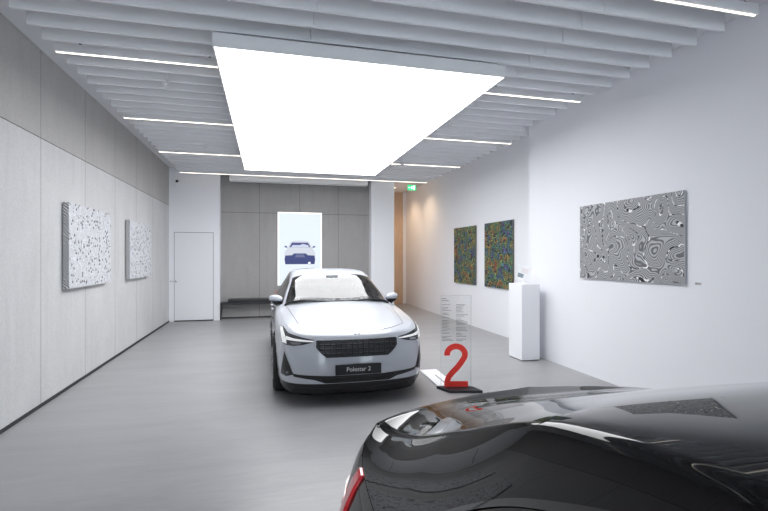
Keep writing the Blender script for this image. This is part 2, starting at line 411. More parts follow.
# ------------------------------------------------------------------ paintings
def art_maze(name):
    m = mat(name, (.5, .5, .5), .6); t = NT(m); co = t.coord()
    w = t.noise(co, 2.3, 1.6, .35, .3)
    sx = t.n('ShaderNodeSeparateXYZ'); t.l(co, sx.inputs[0])
    s = t.math('SINE', t.math('ADD', t.math('MULTIPLY', w.outputs['Fac'], 330.0), t.math('ADD', t.math('MULTIPLY', sx.outputs['Y'], 70.0), t.math('MULTIPLY', sx.outputs['Z'], 95.0))))
    line = t.ramp(t.math('ADD', t.math('MULTIPLY', s, .5), .5), [(.20, (.13, .13, .135)), (.60, (.44, .445, .46))])
    # black and white chips riding along a few of the contours
    fr = t.math('ABSOLUTE', t.math('SUBTRACT', t.math('FRACT', t.math('MULTIPLY', w.outputs['Fac'], 8.0)), .5))
    on = t.math('LESS_THAN', fr, .045)
    vo = t.n('ShaderNodeTexVoronoi'); t.l(co, vo.inputs['Vector']); vo.inputs['Scale'].default_value = 24
    sp = t.n('ShaderNodeSeparateColor'); t.l(vo.outputs['Color'], sp.inputs[0])
    chip = t.ramp(sp.outputs[0], [(.0, (.01, .01, .01)), (.38, (.01, .01, .01)), (.40, (.35, .35, .36)), (.66, (.35, .35, .36)), (.68, (.9, .9, .9))], 'CONSTANT')
    t.l(t.mix(on, line, chip), t.b.inputs['Base Color'])
    return m
def art_colour(name, seed):
    m = mat(name, (.1, .1, .1), .5); t = NT(m); co = t.coord(loc=(seed, seed*2, 0))
    w = t.noise(co, 4.2, 1.5, .5, .8)
    s = t.math('FRACT', t.math('MULTIPLY', w.outputs['Fac'], 13.0))
    on = t.math('GREATER_THAN', s, .56)
    h = t.noise(co, 5.5, 3, .6)
    colr = t.ramp(h.outputs['Fac'], [(.30, (.36, .06, .055)), (.39, (.36, .17, .05)), (.45, (.34, .30, .09)), (.50, (.12, .26, .09)), (.56, (.07, .22, .20)), (.62, (.08, .12, .34)), (.70, (.25, .08, .26))])
    t.l(t.mix(on, (.015, .017, .024), colr), t.b.inputs['Base Color'])
    return m
def art_speck(name, seed):
    m = mat(name, (.8, .8, .8), .6); t = NT(m); co = t.coord(loc=(seed, seed, 0))
    w = t.noise(co, 5.5, 2.5, .6, 1.6)
    s = t.math('ABSOLUTE', t.math('SUBTRACT', t.math('FRACT', t.math('MULTIPLY', w.outputs['Fac'], 15.0)), .5))
    line = t.math('LESS_THAN', s, .14)
    vo = t.n('ShaderNodeTexVoronoi'); t.l(co, vo.inputs['Vector']); vo.inputs['Scale'].default_value = 17
    sp = t.n('ShaderNodeSeparateColor'); t.l(vo.outputs['Color'], sp.inputs[0])
    blob = t.math('MULTIPLY', t.math('LESS_THAN', sp.outputs[0], .42), t.math('LESS_THAN', vo.outputs['Distance'], .30))
    c = t.mix(line, (.74, .75, .78), (.33, .33, .36))
    c = t.mix(blob, c, (.02, .02, .03))
    t.l(c, t.b.inputs['Base Color'])
    return m
def art_edge(name, a, b, sc):
    m = mat(name, a, .6); t = NT(m); w = t.n('ShaderNodeTexWave'); t.l(t.coord(), w.inputs['Vector'])
    w.bands_direction = 'DIAGONAL'; w.inputs['Scale'].default_value = sc; w.inputs['Distortion'].default_value = 5
    t.l(t.ramp(w.outputs['Fac'], [(.45, a), (.55, b)]), t.b.inputs['Base Color']); return m
def painting(label, xwall, side, y0, y1, z0, z1, th, face, edge_):
    """side: +1 hangs on a wall whose room side is -x, -1 on a wall whose room side is +x"""
    r = tag(empty('painting', (xwall, (y0+y1)/2, z0)), label, 'painting')
    hy = (y1-y0)/2; h = z1-z0; g = .012
    a, b = sorted((-side*(g+.0), -side*(g+th)))
    MB().box(a, b, -hy, hy, 0, h).build('stretched_canvas_edge', edge_, r)
    a, b = sorted((-side*(g+th), -side*(g+th+.002)))
    MB().box(a, b, -hy, hy, 0, h).build('painted_face', face, r)
    a, b = sorted((0, -side*g))
    MB().box(a, b, -hy+.1, hy-.1, .1, h-.1).build('hanging_batten', M['dark_gap'], r)
    return r
eb = art_edge('speck_edge', (.75, .75, .78), (.03, .03, .035), 17)
painting('white canvas with fine black doodles on the concrete wall, nearer the camera', XL, -1, 6.41, 7.96, 1.27, 2.33, .065, art_speck('art_speck_near', 0), eb)
painting('white canvas with fine black doodles on the concrete wall, nearer the door', XL, -1, 9.0, 10.52, 1.27, 2.32, .065, art_speck('art_speck_far', 7), eb)
ec = mat('colour_edge', (.16, .15, .12), .6)
painting('multicoloured maze painting on the white wall, left one nearer the corridor', XR2, 1, 9.98, 11.25, 1.0, 2.405, .03, art_colour('art_colour_far', 0), ec)
painting('multicoloured maze painting on the white wall, right one above the white pedestal', XR2, 1, 8.28, 9.50, 1.0, 2.41, .03, art_colour('art_colour_near', 5), ec)
painting('large grey canvas of swirling contour lines on the right wall', XR, 1, 4.0, 5.70, 1.36, 2.38, .018, art_maze('art_maze'), mat('maze_edge', (.5, .5, .51), .6))
r = tag(empty('caption_plate', (XR, 3.86, 1.38)), 'tiny caption card on the right wall beside the grey canvas', 'caption card')
MB().box(-.004, 0, -.035, .035, -.012, .012).build('card', mat('caption_grey', (.45, .45, .46), .5), r)
MB().box(-.005, -.004, .0, .03, -.006, .006).build('print', M['print_grey'], r)

# ------------------------------------------------------------------ pedestal with info card
r = tag(empty('pedestal', (4.09, 6.755, 0)), 'tall square white pedestal by the right wall corner', 'pedestal')
MB().box(-.16, .16, -.205, .205, .012, 1.225).build('column', M['pedestal'], r, bevel=.004)
MB().box(-.15, .15, -.195, .195, 0, .012).build('plinth_gap', M['dark_gap'], r)
r = tag(empty('info_stand', (4.07, 6.74, 1.225), R(-14)), 'small tilted white info card on a stand atop the pedestal', 'info stand')
MB().box(-.07, .05, -.05, .05, 0, .008).build('foot', M['tablet_white'], r, bevel=.002)
MB().tube([(.0, .02, .008), (.01, .03, .10)], .012, 10).build('stem', M['tablet_white'], r, True)
c = MB().box(-.115, .115, -.004, .004, -.03, .21).build('card', M['tablet_white'], r, bevel=.002); c.location = (0, .03, .085); c.rotation_euler = (R(-18), R(18), 0)
q = MB().box(-.095, .0, -.0065, -.004, -.0, .07).build('screen', mat('screen_grey', (.30, .36, .40), .2), c)
mb = MB()
for k in range(5): mb.box(-.05, .07 - .02*(k % 2), -.0052, -.004, .10+.017*k, .105+.017*k)
mb.build('printed_lines', mat('print_pink', (.75, .62, .62), .5), c)

# ------------------------------------------------------------------ red 2 totem
r = tag(empty('number_totem', (2.297, 5.37, 0), R(-14.3)), 'clear acrylic panel with a big red 2 on a dark foot', 'display stand')
MB().prism([(-.24, .03), (.20, .03), (.30, -.17), (-.10, -.17)], 0, .035, 'z').build('base', M['dark_metal'], r, bevel=.003)
MB().box(-.19, .19, -.006, .006, .035, 1.18).build('acrylic_panel', M['acrylic'], r, bevel=.002)
MB().box(-.19, -.187, -.0065, .0065, .035, 1.18).box(.187, .19, -.0065, .0065, .035, 1.18).box(-.19, .19, -.0065, .0065, 1.177, 1.18).build('polished_edge', mat('acrylic_edge', (.62, .64, .66), .2), r)
# numeral 2 drawn as a stroked shape
def numeral():
    w = .072
    cen = []
    cx, cz, rad = .0, .405, .103
    for k in range(0, 25):
        a = R(188) - R(215)*k/24
        cen.append((cx+rad*math.cos(a)*1.08, cz+rad*math.sin(a)*.98))
    cen += [(.060, .30), (.010, .235), (-.050, .175), (-.090, .125), (-.105, .085), (-.112, .04)]
    L_, R_ = [], []
    for i, p in enumerate(cen):
        a, b = cen[max(i-1, 0)], cen[min(i+1, len(cen)-1)]
        tx, tz = b[0]-a[0], b[1]-a[1]; q = math.hypot(tx, tz) or 1; nx, nz = -tz/q, tx/q
        L_.append((p[0]+nx*w/2, p[1]+nz*w/2)); R_.append((p[0]-nx*w/2, p[1]-nz*w/2))
    mb = MB(); y0, y1 = -.0095, -.0065
    n = len(cen)
    for y in (y0, y1): mb.v += [(x, y, z+.035) for x, z in L_] + [(x, y, z+.035) for x, z in R_]
    for i in range(n-1):
        mb.f += [(i, i+1, n+i+1, n+i), (2*n+i, 3*n+i, 3*n+i+1, 2*n+i+1), (i, 2*n+i, 2*n+i+1, i+1), (n+i, n+i+1, 3*n+i+1, 3*n+i)]
    mb.f += [(0, n, 3*n, 2*n), (n-1, 3*n-1, 4*n-1, 2*n-1)]
    mb.box(-.148, .150, y0-.0004, y1, .035, .105)
    return mb
numeral().build('numeral_two', M['red'], r)
mb = MB()
random.seed(11)
mb.box(-.18, -.12, -.0078, -.0065, 1.135, 1.142); mb.build('text_line', M['print_grey'], r); mb = MB()
mb.box(-.18, -.09, -.0078, -.0065, 1.108, 1.116); mb.build('text_line', M['print_grey'], r)
for col_x in (-.175, .0):
    z = 1.06
    while z > .60:
        x = col_x; mb = MB()
        L = random.uniform(.06, .155)
        while x < col_x + L:
            wd = random.uniform(.012, .035); mb.box(x, min(x+wd, col_x+L), -.0075, -.0065, z, z+.006); x += wd+.0
        mb.build('text_line', M['print_grey'], r)
        z -= random.choice((.018, .018, .036))
r = tag(empty('floor_plate', (2.255, 5.93, 0), R(-3)), 'narrow white plate lying on the floor behind the red 2', 'floor plate')
MB().box(-.125, .125, -.42, .42, 0, .02).build('plate', mat('plate_white_gloss', (.92, .92, .93), .3), r, bevel=.004)
MB().box(.0, .02, -.30, .10, .0195, .021).build('groove', M['print_grey'], r)

# ------------------------------------------------------------------ CARS
def spline(keys):
    xs = [k[0] for k in keys]; ys = [k[1] for k in keys]; n = len(xs)
    ms = []
    d = [(ys[i+1]-ys[i])/(xs[i+1]-xs[i]) for i in range(n-1)]
    for i in range(n):
        if i == 0: ms.append(d[0])
        elif i == n-1: ms.append(d[-1])
        elif d[i-1]*d[i] <= 0: ms.append(0)
        else:
            w1 = 2*(xs[i+1]-xs[i])+(xs[i]-xs[i-1]); w2 = (xs[i+1]-xs[i])+2*(xs[i]-xs[i-1])
            ms.append((w1+w2)/(w1/d[i-1]+w2/d[i]))
    def f(x):
        x = min(max(x, xs[0]), xs[-1]); i = 0
        while i < n-2 and x > xs[i+1]: i += 1
        h = xs[i+1]-xs[i]; t = (x-xs[i])/h
        return ((2*t**3-3*t*t+1)*ys[i] + (t**3-2*t*t+t)*h*ms[i] + (-2*t**3+3*t*t)*ys[i+1] + (t**3-t*t)*h*ms[i+1])
    return f

OUT = [(0, 0), (.30, .012), (.55, .055), (.70, .125), (.80, .235), (.865, .42), (.905, .87), (.915, 1.6), (.915, 2.5), (.925, 3.2), (.928, 3.62), (.912, 4.0), (.885, 4.25), (.840, 4.40), (.755, 4.50), (.60, 4.56), (.30, 4.60), (0, 4.606)]
# rows per key: (z, inset) bottom to top
ROWS = {
 0:  [(.115, .22), (.12, .08), (.255, .025), (.32, .012), (.42, 0), (.55, .012), (.68, .03), (.765, .05), (.80, .095)],
 3:  [(.115, .20), (.12, .08), (.255, .025), (.32, .012), (.42, 0), (.56, .008), (.70, .03), (.79, .06), (.825, .115)],
 5:  [(.13, .18), (.135, .07), (.25, .025), (.33, .012), (.45, 0), (.60, .003), (.74, .02), (.83, .06), (.865, .12)],
 6:  [(.17, .18), (.18, .07), (.24, .03), (.34, .012), (.50, 0), (.66, .0), (.79, .018), (.875, .055), (.905, .115)],
 7:  [(.17, .18), (.18, .07), (.24, .03), (.36, .015), (.52, .01), (.68, .0), (.83, .015), (.93, .045), (.965, .095)],
 9:  [(.17, .18), (.18, .07), (.24, .03), (.36, .015), (.52, .01), (.69, .0), (.84, .016), (.95, .055), (.985, .105)],
 10: [(.17, .18), (.18, .07), (.24, .03), (.36, .012), (.52, .002), (.70, .0), (.85, .024), (.955, .075), (1.0, .105)],
 12: [(.22, .18), (.23, .07), (.28, .03), (.38, .012), (.54, 0), (.70, .005), (.84, .028), (.95, .07), (.995, .098)],
 14: [(.24, .18), (.25, .07), (.30, .03), (.40, .01), (.56, 0), (.72, .012), (.87, .03), (.98, .055), (1.035, .085)],
 17: [(.26, .20), (.27, .08), (.32, .03), (.42, .01), (.56, 0), (.72, .025), (.88, .055), (1.04, .035), (1.085, .05)],
}
def body_grid():
    T = [0]
    for a, b in zip(OUT, OUT[1:]): T.append(T[-1]+math.dist(a, b))
    fx = spline(list(zip(T, [p[0] for p in OUT]))); fs = spline(list(zip(T, [p[1] for p in OUT])))
    N = 200; Tm = T[-1]
    # denser near the ends
    ts = [Tm*(0.5-0.5*math.cos(PI*(i/N)))*.35 + Tm*i/N*.65 for i in range(N+1)]
    kk = sorted(ROWS)
    fz = [spline([(T[k], ROWS[k][j][0]) for k in kk]) for j in range(9)]
    fd = [spline([(T[k], ROWS[k][j][1]) for k in kk]) for j in range(9)]
    SUB = 5; grid = []
    for i, t_ in enumerate(ts):
        e = 1e-3
        ax, as_ = fx(max(t_-e, 0)), fs(max(t_-e, 0)); bx, bs = fx(min(t_+e, Tm)), fs(min(t_+e, Tm))
        tx, ty = bx-ax, bs-as_; q = math.hypot(tx, ty); nx, ns = ty/q, -tx/q     # outward normal
        if i in (0, N): nx = 0
        px, ps = fx(t_), fs(t_)
        zz = [f(t_) for f in fz]; dd = [f(t_) for f in fd]
        vz = spline_par(zz, SUB); vd = spline_par(dd, SUB)
        grid.append([(max(px-nx*d_, 0) if i not in (0, N) else 0, ps-ns*d_, z_) for z_, d_ in zip(vz, vd)])
    return grid
def spline_par(ys, sub):
    """Catmull-Rom through values at integer params"""
    o = []; n = len(ys)
    for i in range(n-1):
        p0, p1, p2, p3 = ys[max(i-1, 0)], ys[i], ys[i+1], ys[min(i+2, n-1)]
        for k in range(sub):
            t = k/sub
            o.append(.5*(2*p1 + (p2-p0)*t + (2*p0-5*p1+4*p2-p3)*t*t + (3*p1-p0-3*p2+p3)*t**3))
    o.append(ys[-1]); return o

AX = (.875, 3.61); WR = .345; ARCH = .385
zhood = spline([(0, .79), (.095, .80), (.3, .852), (.6, .912), (1.0, .99), (1.4, 1.04), (1.7, 1.05)])
zroof = spline([(1.36, 1.03), (1.6, 1.135), (1.9, 1.262), (2.15, 1.362), (2.4, 1.425), (2.75, 1.466), (3.05, 1.468), (3.4, 1.424), (3.75, 1.326), (4.1, 1.212), (4.25, 1.160), (4.35, 1.132), (4.46, 1.108), (4.56, 1.108)])
xcan = spline([(1.36, .80), (1.6, .775), (1.95, .70), (2.3, .635), (2.7, .61), (3.2, .60), (3.6, .60), (3.9, .615), (4.2, .65), (4.4, .685), (4.56, .70)])
zcan = spline([(1.36, .955), (1.55, .965), (1.9, 1.135), (2.2, 1.275), (2.45, 1.355), (2.8, 1.415), (3.1, 1.418), (3.5, 1.368), (3.9, 1.215), (4.2, 1.092), (4.38, 1.050), (4.50, 1.072), (4.56, 1.085)])

def mesh_from(name, verts, faces, m, parent, normals=None, smooth=True):
    me = bpy.data.meshes.new(name); me.from_pydata([tuple(v) for v in verts], [], faces); me.update()
    if smooth: me.polygons.foreach_set('use_smooth', [True]*len(me.polygons))
    if normals is not None: me.normals_split_custom_set_from_vertices([tuple(n) for n in normals])
    me.materials.append(m)
    o = bpy.data.objects.new(name, me); COL.objects.link(o); o.parent = parent
    return o

def build_car(root, paint, seamm, plate=False):
    grid = body_grid(); N = len(grid); K = len(grid[0])
    belt_s = [g[-1][1] for g in grid]; belt_x = [g[-1][0] for g in grid]; belt_z = [g[-1][2] for g in grid]
    def belt(s):
        return float(np.interp(s, belt_s, belt_x)), float(np.interp(s, belt_s, belt_z))
    # deck rows inward from the ring
    D = 22
    full = []
    for i, g in enumerate(grid):
        xe, se, ze = g[-1]
        row = list(g)
        if se <= 1.62 or se >= 4.44:
            zc = zhood(se) if se < 3 else zroof(min(se, 4.56))
            for k in range(1, D+1):
                q = k/D; x = xe*(1-q)
                z = ze + (zc-ze)*(1-(1-q)**2.3)
                if se < 2 and xe > .01:
                    cx = .50 + .17*min(se/1.4, 1)            # raised crease running to the screen
                    z += .007*math.exp(-((x-cx)/.05)**2)*min(1, xe/.7)*min(1, max(0, (se-.1)/.3))
                row.append((x, se + (0 if se > 3 else -.0*q), z))
        full.append(row)
    # vertices, both sides
    idx = {}; V = []; 
    def vid(p):
        k = (round(p[0], 5), round(p[1], 5), round(p[2], 5))
        if k not in idx: idx[k] = len(V); V.append(Vector(p))
        return idx[k]
    def snap(p):
        x, s, z = p
        if x > .6:
            for a in AX:
                ds, dz = s-a, z-WR; q = math.hypot(ds, dz)
                if abs(q-ARCH) < .014 and q > 1e-6: s, z = a+ds/q*ARCH, WR+dz/q*ARCH
        return (x, s, z)
    full = [[snap(p) for p in r_] for r_ in full]
    F = []      # (face, region)
    for i in range(N-1):
        a, b = full[i], full[i+1]
        for j in range(min(len(a), len(b))-1):
            q = [a[j], b[j], b[j+1], a[j+1]]
            c = [sum(p[k] for p in q)/4 for k in range(3)]
            if j < K-1 and c[0] > .5 and any(all(math.hypot(p[1]-A, p[2]-WR) < ARCH+.004 for p in q) for A in AX): continue
            reg = 'body'
            if j < 10: reg = 'cladding'
            elif j < K-1:
                if 1.50 < c[1] < 2.62 and c[2] > .27: reg = 'front'
                elif 2.62 <= c[1] < 3.22 and c[2] > .27: reg = 'rear'
            else:
                if c[1] < 1.62 and c[0] < .66 + .10*min(c[1]/1.4, 1) - max(0, .45-c[1])*.25 and c[1] > .10: reg = 'bonnet'
            for sg in (1, -1):
                ids = [vid((sg*p[0], p[1], p[2])) for p in q]
                if sg == -1: ids = ids[::-1]
                u = []
                for w in ids:
                    if w not in u: u.append(w)
                if len(u) >= 3: F.append((tuple(u), reg + ('_l' if sg > 0 else '_r') if reg in ('front', 'rear') else reg))
    nrm = [Vector() for _ in V]
    for f, _ in F:
        a, b, c = V[f[0]], V[f[1]], V[f[2]]
        n = (b-a).cross(c-a)
        if len(f) == 4: n += (c-a).cross(V[f[3]]-a)
        for w in f: nrm[w] += n
    # orient outward
    test = sum((nrm[w]).dot(V[w]-Vector((0, 2.3, .5))) for w in range(len(V)))
    flip = test < 0
    nrm = [(-n if flip else n).normalized() if n.length > 0 else Vector((0, 0, 1)) for n in nrm]
    if flip: F = [(f[::-1], r_) for f, r_ in F]
    names = {'body': 'body_shell', 'cladding': 'lower_cladding', 'bonnet': 'bonnet', 'front_l': 'front_door', 'front_r': 'front_door', 'rear_l': 'rear_door', 'rear_r': 'rear_door'}
    parts = {}
    for reg, nm in names.items():
        fs = [f for f, r_ in F if r_ == reg]; used = sorted({w for f in fs for w in f}); mp = {w: k for k, w in enumerate(used)}
        parts[reg] = mesh_from(nm, [V[w] for w in used], [tuple(mp[w] for w in f) for f in fs], M['trim_black'] if reg == 'cladding' else paint, root, [nrm[w] for w in used])
    bvh = BVHTree.FromPolygons([tuple(v) for v in V], [f for f, _ in F])

    # ---- greenhouse
    def G(s, u, side=1):
        bx, bz = belt(s)
        cx, cz = xcan(s), zcan(s)
        cx = min(cx, bx)
        if u <= 1:
            x = bx + (cx-bx)*u + .010*math.sin(PI*u); z = bz-.002 + (max(cz, bz)-bz)*u
        else:
            w = u-1; zc = max(cz, bz-.0) if s > 1.6 else cz
            x = cx*(1-w); z = zc + (zroof(s)-zc)*(1-(1-w)**4.5)
        return Vector((side*x, s, z))
    def Gn(s, u, side):
        e = .004
        du = G(s, min(u+e, 2), side)-G(s, max(u-e, 0), side); ds = G(s+e, u, side)-G(s-e, u, side)
        n = du.cross(ds)
        if n.length < 1e-9: return Vector((0, 0, 1))
        n.normalize(); c = G(s, u, side)-Vector((0, s, .9))
        return n if n.dot(c) > 0 else -n
    def patch(name, m, fn, na, nb, off=0, parent=None, thick=0):
        """fn(a,b)->(s,u,side)"""
        vs, ns = [], []
        for i in range(na+1):
            for j in range(nb+1):
                s, u, sd = fn(i/na, j/nb)
                n = Gn(s, u, sd); vs.append(G(s, u, sd)+n*off); ns.append(n)
        fs = [(i*(nb+1)+j, i*(nb+1)+j+1, (i+1)*(nb+1)+j+1, (i+1)*(nb+1)+j) for i in range(na) for j in range(nb)]
        a, b, c = (vs[k] for k in fs[len(fs)//2][:3])
        if (b-a).cross(c-a).dot(ns[fs[len(fs)//2][0]]) < 0: fs = [f[::-1] for f in fs]
        return mesh_from(name, vs, fs, m, parent or root, ns)
    def acr(b):                 # -1..1 across the roof -> (u, side)
        return (2-abs(b), 1 if b >= 0 else -1)
    sb = lambda b: 1.40 + .16*b*b
    st = lambda b: 2.22 + .10*b*b
    sr = lambda b: 3.50 + .06*b*b
    sg = lambda b: 4.27 - .05*b*b
    def across(lo, hi, s0, s1):
        def fn(a, b):
            bb = lo+(hi-lo)*b; u, sd = acr(bb); return (s0(bb)+(s1(bb)-s0(bb))*a, u, sd)
        return fn
    patch('roof', paint, across(-1, 1, st, sr), 30, 40)
    ws = patch('windscreen', M['windscreen'], across(-.955, .955, sb, st), 30, 40)
    rg = patch('rear_window', M['dark_glass'] if not plate else M['dark_glass'], across(-.93, .93, sr, sg), 30, 40)
    tg = patch('tailgate', paint, across(-1, 1, sg, lambda b: 4.555), 12, 40)
    for lo, hi in ((-1, -.955), (.955, 1)): patch('windscreen_pillar', paint, across(lo, hi, sb, st), 30, 3)
    for lo, hi in ((-1, -.93), (.93, 1)): patch('rear_pillar', paint, across(lo, hi, sr, sg), 30, 4)
    for sd in (1, -1):
        ut = spline([(1.66, .90), (2.9, .90), (3.2, .86), (3.45, .73), (3.62, .55), (3.74, .34), (3.80, .12)])
        patch('side_window', M['dark_glass'], lambda a, b: (1.66+2.14*a, .04+(ut(1.66+2.14*a)-.04)*b, sd), 80, 12)
        patch('roof_rail', paint, lambda a, b: (1.45+(4.555-1.45)*a, .90+.10*b, sd), 90, 3)
        patch('window_sill', M['gloss_black'], lambda a, b: (1.50+(3.84-1.50)*a, .0+.04*b, sd), 60, 2)
        patch('quarter_pillar', paint, lambda a, b: (2.9+.90*a, ut(2.9+.90*a)+(.90-ut(2.9+.90*a))*b, sd), 40, 10)
        patch('quarter_pillar', paint, lambda a, b: (3.80+(.755)*a, .90*b, sd), 40, 14)
        patch('front_pillar', paint, lambda a, b: (1.45+(.21)*a, .04+.86*b, sd), 8, 6)
        patch('window_trim', M['gloss_black'], lambda a, b: (1.62+(3.80-1.62)*a, ut(1.62+2.18*a)-.02+.035*b, sd), 80, 2, .003)
        patch('door_pillar', M['gloss_black'], lambda a, b: (2.60+.09*a+.02*b, .04+.86*b, sd), 2, 10, .002)
    gv, gf = [], []
    # ---- ribbons and panels draped on the body by casting rays
    def cast(o_, d_):
        h = bvh.ray_cast(Vector(o_), Vector(d_).normalized())
        return h
    def frontpt(x, z, off=.003):
        h = cast((x, -1, z), (0, 1, 0))
        if h[0] is None: h = cast((x*.97, -1, z), (0, 1, 0))
        n = h[1]; n = n if n.y < .2 else -n
        return h[0] + n*off
    def panel(name, poly, m, off=.004, cuts=3, parent=None, cast_fn=frontpt, back=.02):
        bm = bmesh.new(); vs = [bm.verts.new((p[0], 0, p[1])) for p in poly]; bm.faces.new(vs)
        bmesh.ops.triangulate(bm, faces=bm.faces[:])
        for _ in range(cuts): 
            bmesh.ops.subdivide_edges(bm, edges=bm.edges[:], cuts=1, use_grid_fill=True)
        bmesh.ops.triangulate(bm, faces=bm.faces[:])
        for v in bm.verts: v.co = cast_fn(v.co.x, v.co.z, off)
        ex = bmesh.ops.extrude_edge_only(bm, edges=[e for e in bm.edges if e.is_boundary])
        for v in [g for g in ex['geom'] if isinstance(g, bmesh.types.BMVert)]: v.co.y += back
        bmesh.ops.recalc_face_normals(bm, faces=bm.faces)
        me = bpy.data.meshes.new(name); bm.to_mesh(me); bm.free(); me.materials.append(m)
        o = bpy.data.objects.new(name, me); COL.objects.link(o); o.parent = parent or root
        return o
    def mir(poly, sg): return [(p[0]*sg, p[1]) for p in poly][::(1 if sg > 0 else -1)]
    # grille
    gp = [(-.462, .732), (.462, .732), (.464, .655), (.41, .592), (.35, .545), (-.35, .545), (-.41, .592), (-.464, .655)]
    gr = panel('grille', gp, M['grille_back'], .003)
    mb = MB()
    def inpoly(x, z):
        c = False; n = len(gp)
        for i in range(n):
            a, b = gp[i], gp[(i+1) % n]
            if (a[1] > z) != (b[1] > z) and x < (b[0]-a[0])*(z-a[1])/(b[1]-a[1])+a[0]: c = not c
        return c
    for z in (.585, .635, .685):
        xs_ = [x/100 for x in range(-45, 46, 3) if inpoly(x/100, z)]
        mb.tube([frontpt(x, z, .010) for x in xs_], .009, 6)
    for k in range(-7, 8):
        x = k*.0615; zs_ = [z/1000 for z in range(552, 727, 14) if inpoly(x, z/1000)]
        if len(zs_) > 1: mb.tube([frontpt(x, z, .010) for z in zs_], .009, 6)
    mb.build('grille_mesh', M['trim_black'], gr, True)
    fr = MB().tube([frontpt(p[0], p[1], .003) for p in [(-.45+.03*i, .73) for i in range(31)]], .008, 6).build('grille_lip', M['gloss_black'], gr, True)
    # lower intake and lip
    li = panel('lower_intake', [(-.72, .372), (-.66, .362), (-.30, .345), (.30, .345), (.66, .362), (.72, .372), (.70, .335), (.46, .300), (.36, .262), (-.36, .262), (-.46, .300), (-.70, .335)], M['trim_black'], .004)
    mb = MB()
    for z in (.325, .30, .28): mb.tube([frontpt(-.40+.04*i, z, .008) for i in range(21)], .004, 6)
    mb.build('intake_slats', M['gloss_black'], li, True)
    panel('chin_spoiler', [(-.70, .215), (0, .195), (.70, .215), (.72, .165), (0, .158), (-.72, .165)], M['trim_black'], .006)
    for sg_ in (1, -1):
        a = panel('side_intake', mir([(.80, .60), (.83, .40), (.835, .335), (.78, .325), (.70, .362), (.715, .385)], sg_), M['trim_black'], .004, 3)
        p = frontpt(.765*sg_, .375, .006)
        MB().lathe([(.001, 0), (.018, 0), (.018, -.008), (.001, -.008)], 14, 'y', tuple(p)).build('fog_lamp', M['lamp_grey'], a, True)
        hl = panel('headlamp', mir([(.838, .835), (.80, .845), (.755, .80), (.60, .762), (.49, .742), (.485, .715), (.60, .688), (.70, .672), (.785, .672), (.825, .70)], sg_), M['lamp_dark'], .004, 3)
        panel('light_bar', mir([(.835, .832), (.808, .84), (.775, .74), (.77, .685), (.815, .695)], sg_), M['drl'], .010, 2, hl, back=.006)
        panel('light_bar', mir([(.775, .765), (.70, .748), (.49, .728), (.487, .716), (.64, .722), (.775, .728)], sg_), M['drl'], .010, 2, hl, back=.006)
        panel('projector', mir([(.73, .71), (.62, .71), (.64, .685), (.72, .682)], sg_), M['lamp_grey'], .009, 1, hl, back=.005)
    # emblem above the grille
    def toppt(x, s, off=.002):
        h = cast((x, s, 3), (0, 0, -1)); return h[0]+(h[1] if h[1].z > 0 else -h[1])*off
    mb = MB()
    z0 = .785
    for sg_ in (1, -1):
        mb.prism([(sg_*.003, z0+.004), (sg_*.05, z0+.016), (sg_*.018, z0-.002)], 0, .004)
        mb.prism([(sg_*.003, z0-.004), (sg_*.03, z0-.014), (sg_*.012, z0+.0)], 0, .004)
    y_ = frontpt(0, z0, .006).y
    mb.v = [(x, y_+y-.002 + .45*(z-z0), z) for x, y, z in mb.v]
    mb.build('emblem', M['chrome'], root)
    # bonnet seam
    seam = []
    for i in range(41):
        x = -.62+1.24*i/40; s = .13 + .21*(abs(x)/.62)**2.6
        seam.append((x, s))
    side_l = [(.62+.12*k/20, .335+1.18*k/20) for k in range(1, 21)]
    pts = [(-x, s) for x, s in side_l[::-1]] + seam + side_l
    MB().tube([toppt(x, s, -.0005) for x, s in pts], .0042, 6).build('bonnet_seam', seamm, root, True)
    # cowl and wipers
    MB().tube([G(sb(b)-.02, *acr(b))+Vector((0, 0, .000)) for b in [(-.96+1.92*i/40) for i in range(41)]], .012, 8).build('cowl', M['trim_black'], root, True)
    for x0, x1 in ((-.62, .02), (-.05, .55)):
        pts = []
        for k in range(12):
            x = x0+(x1-x0)*k/11; b = abs(x)/.78; s = sb(b)+.015+.04*(k/11)*(1-k/11)+.01*k/11
            cx = xcan(s); w = 1-abs(x)/cx; zc = zcan(s); pts.append((x, s, zc+(zroof(s)-zc)*(1-(1-w)**4.5)+.010))
        MB().tube(pts, .004, 6).build('wiper', M['trim_black'], root, True)
    # rear-view mirror housing and sensor pod
    MB().box(-.13, .13, 2.30, 2.33, 1.285, 1.345).build('rear_view_mirror', M['cabin'], root, bevel=.01)
    MB().prism([(-.07, 1.34), (.07, 1.34), (.09, 1.375), (-.09, 1.375)], 2.12, 2.24).build('sensor_pod', M['lamp_grey'], root)
    # door mirrors
    for sg_ in (1, -1):
        secs = []
        mb = MB()
        # cap: ellipsoid-like loft
        n0 = 16
        prof = [(0, .3), (.02, .75), (.07, 1), (.13, .98), (.17, .75), (.19, .35)]
        for (dx, sc) in prof:
            for k in range(n0):
                a = 2*PI*k/n0
                mb.v.append((sg_*(.775+dx), 1.75+.055*sc*math.cos(a)+dx*.25, 1.055+.052*sc*math.sin(a)+dx*.05))
        for i in range(len(prof)-1):
            for k in range(n0):
                mb.f.append((i*n0+k, i*n0+(k+1) % n0, (i+1)*n0+(k+1) % n0, (i+1)*n0+k))
        mb.f.append(tuple(range(n0))); mb.f.append(tuple(range(5*n0, 6*n0)))
        dm = mb.build('door_mirror', paint, root, True)
        MB().prism([(sg_*.77, .955), (sg_*.85, .955), (sg_*.945, 1.025), (sg_*.80, 1.025)], 1.72, 1.82).build('mirror_foot', M['gloss_black'], dm, bevel=.004)
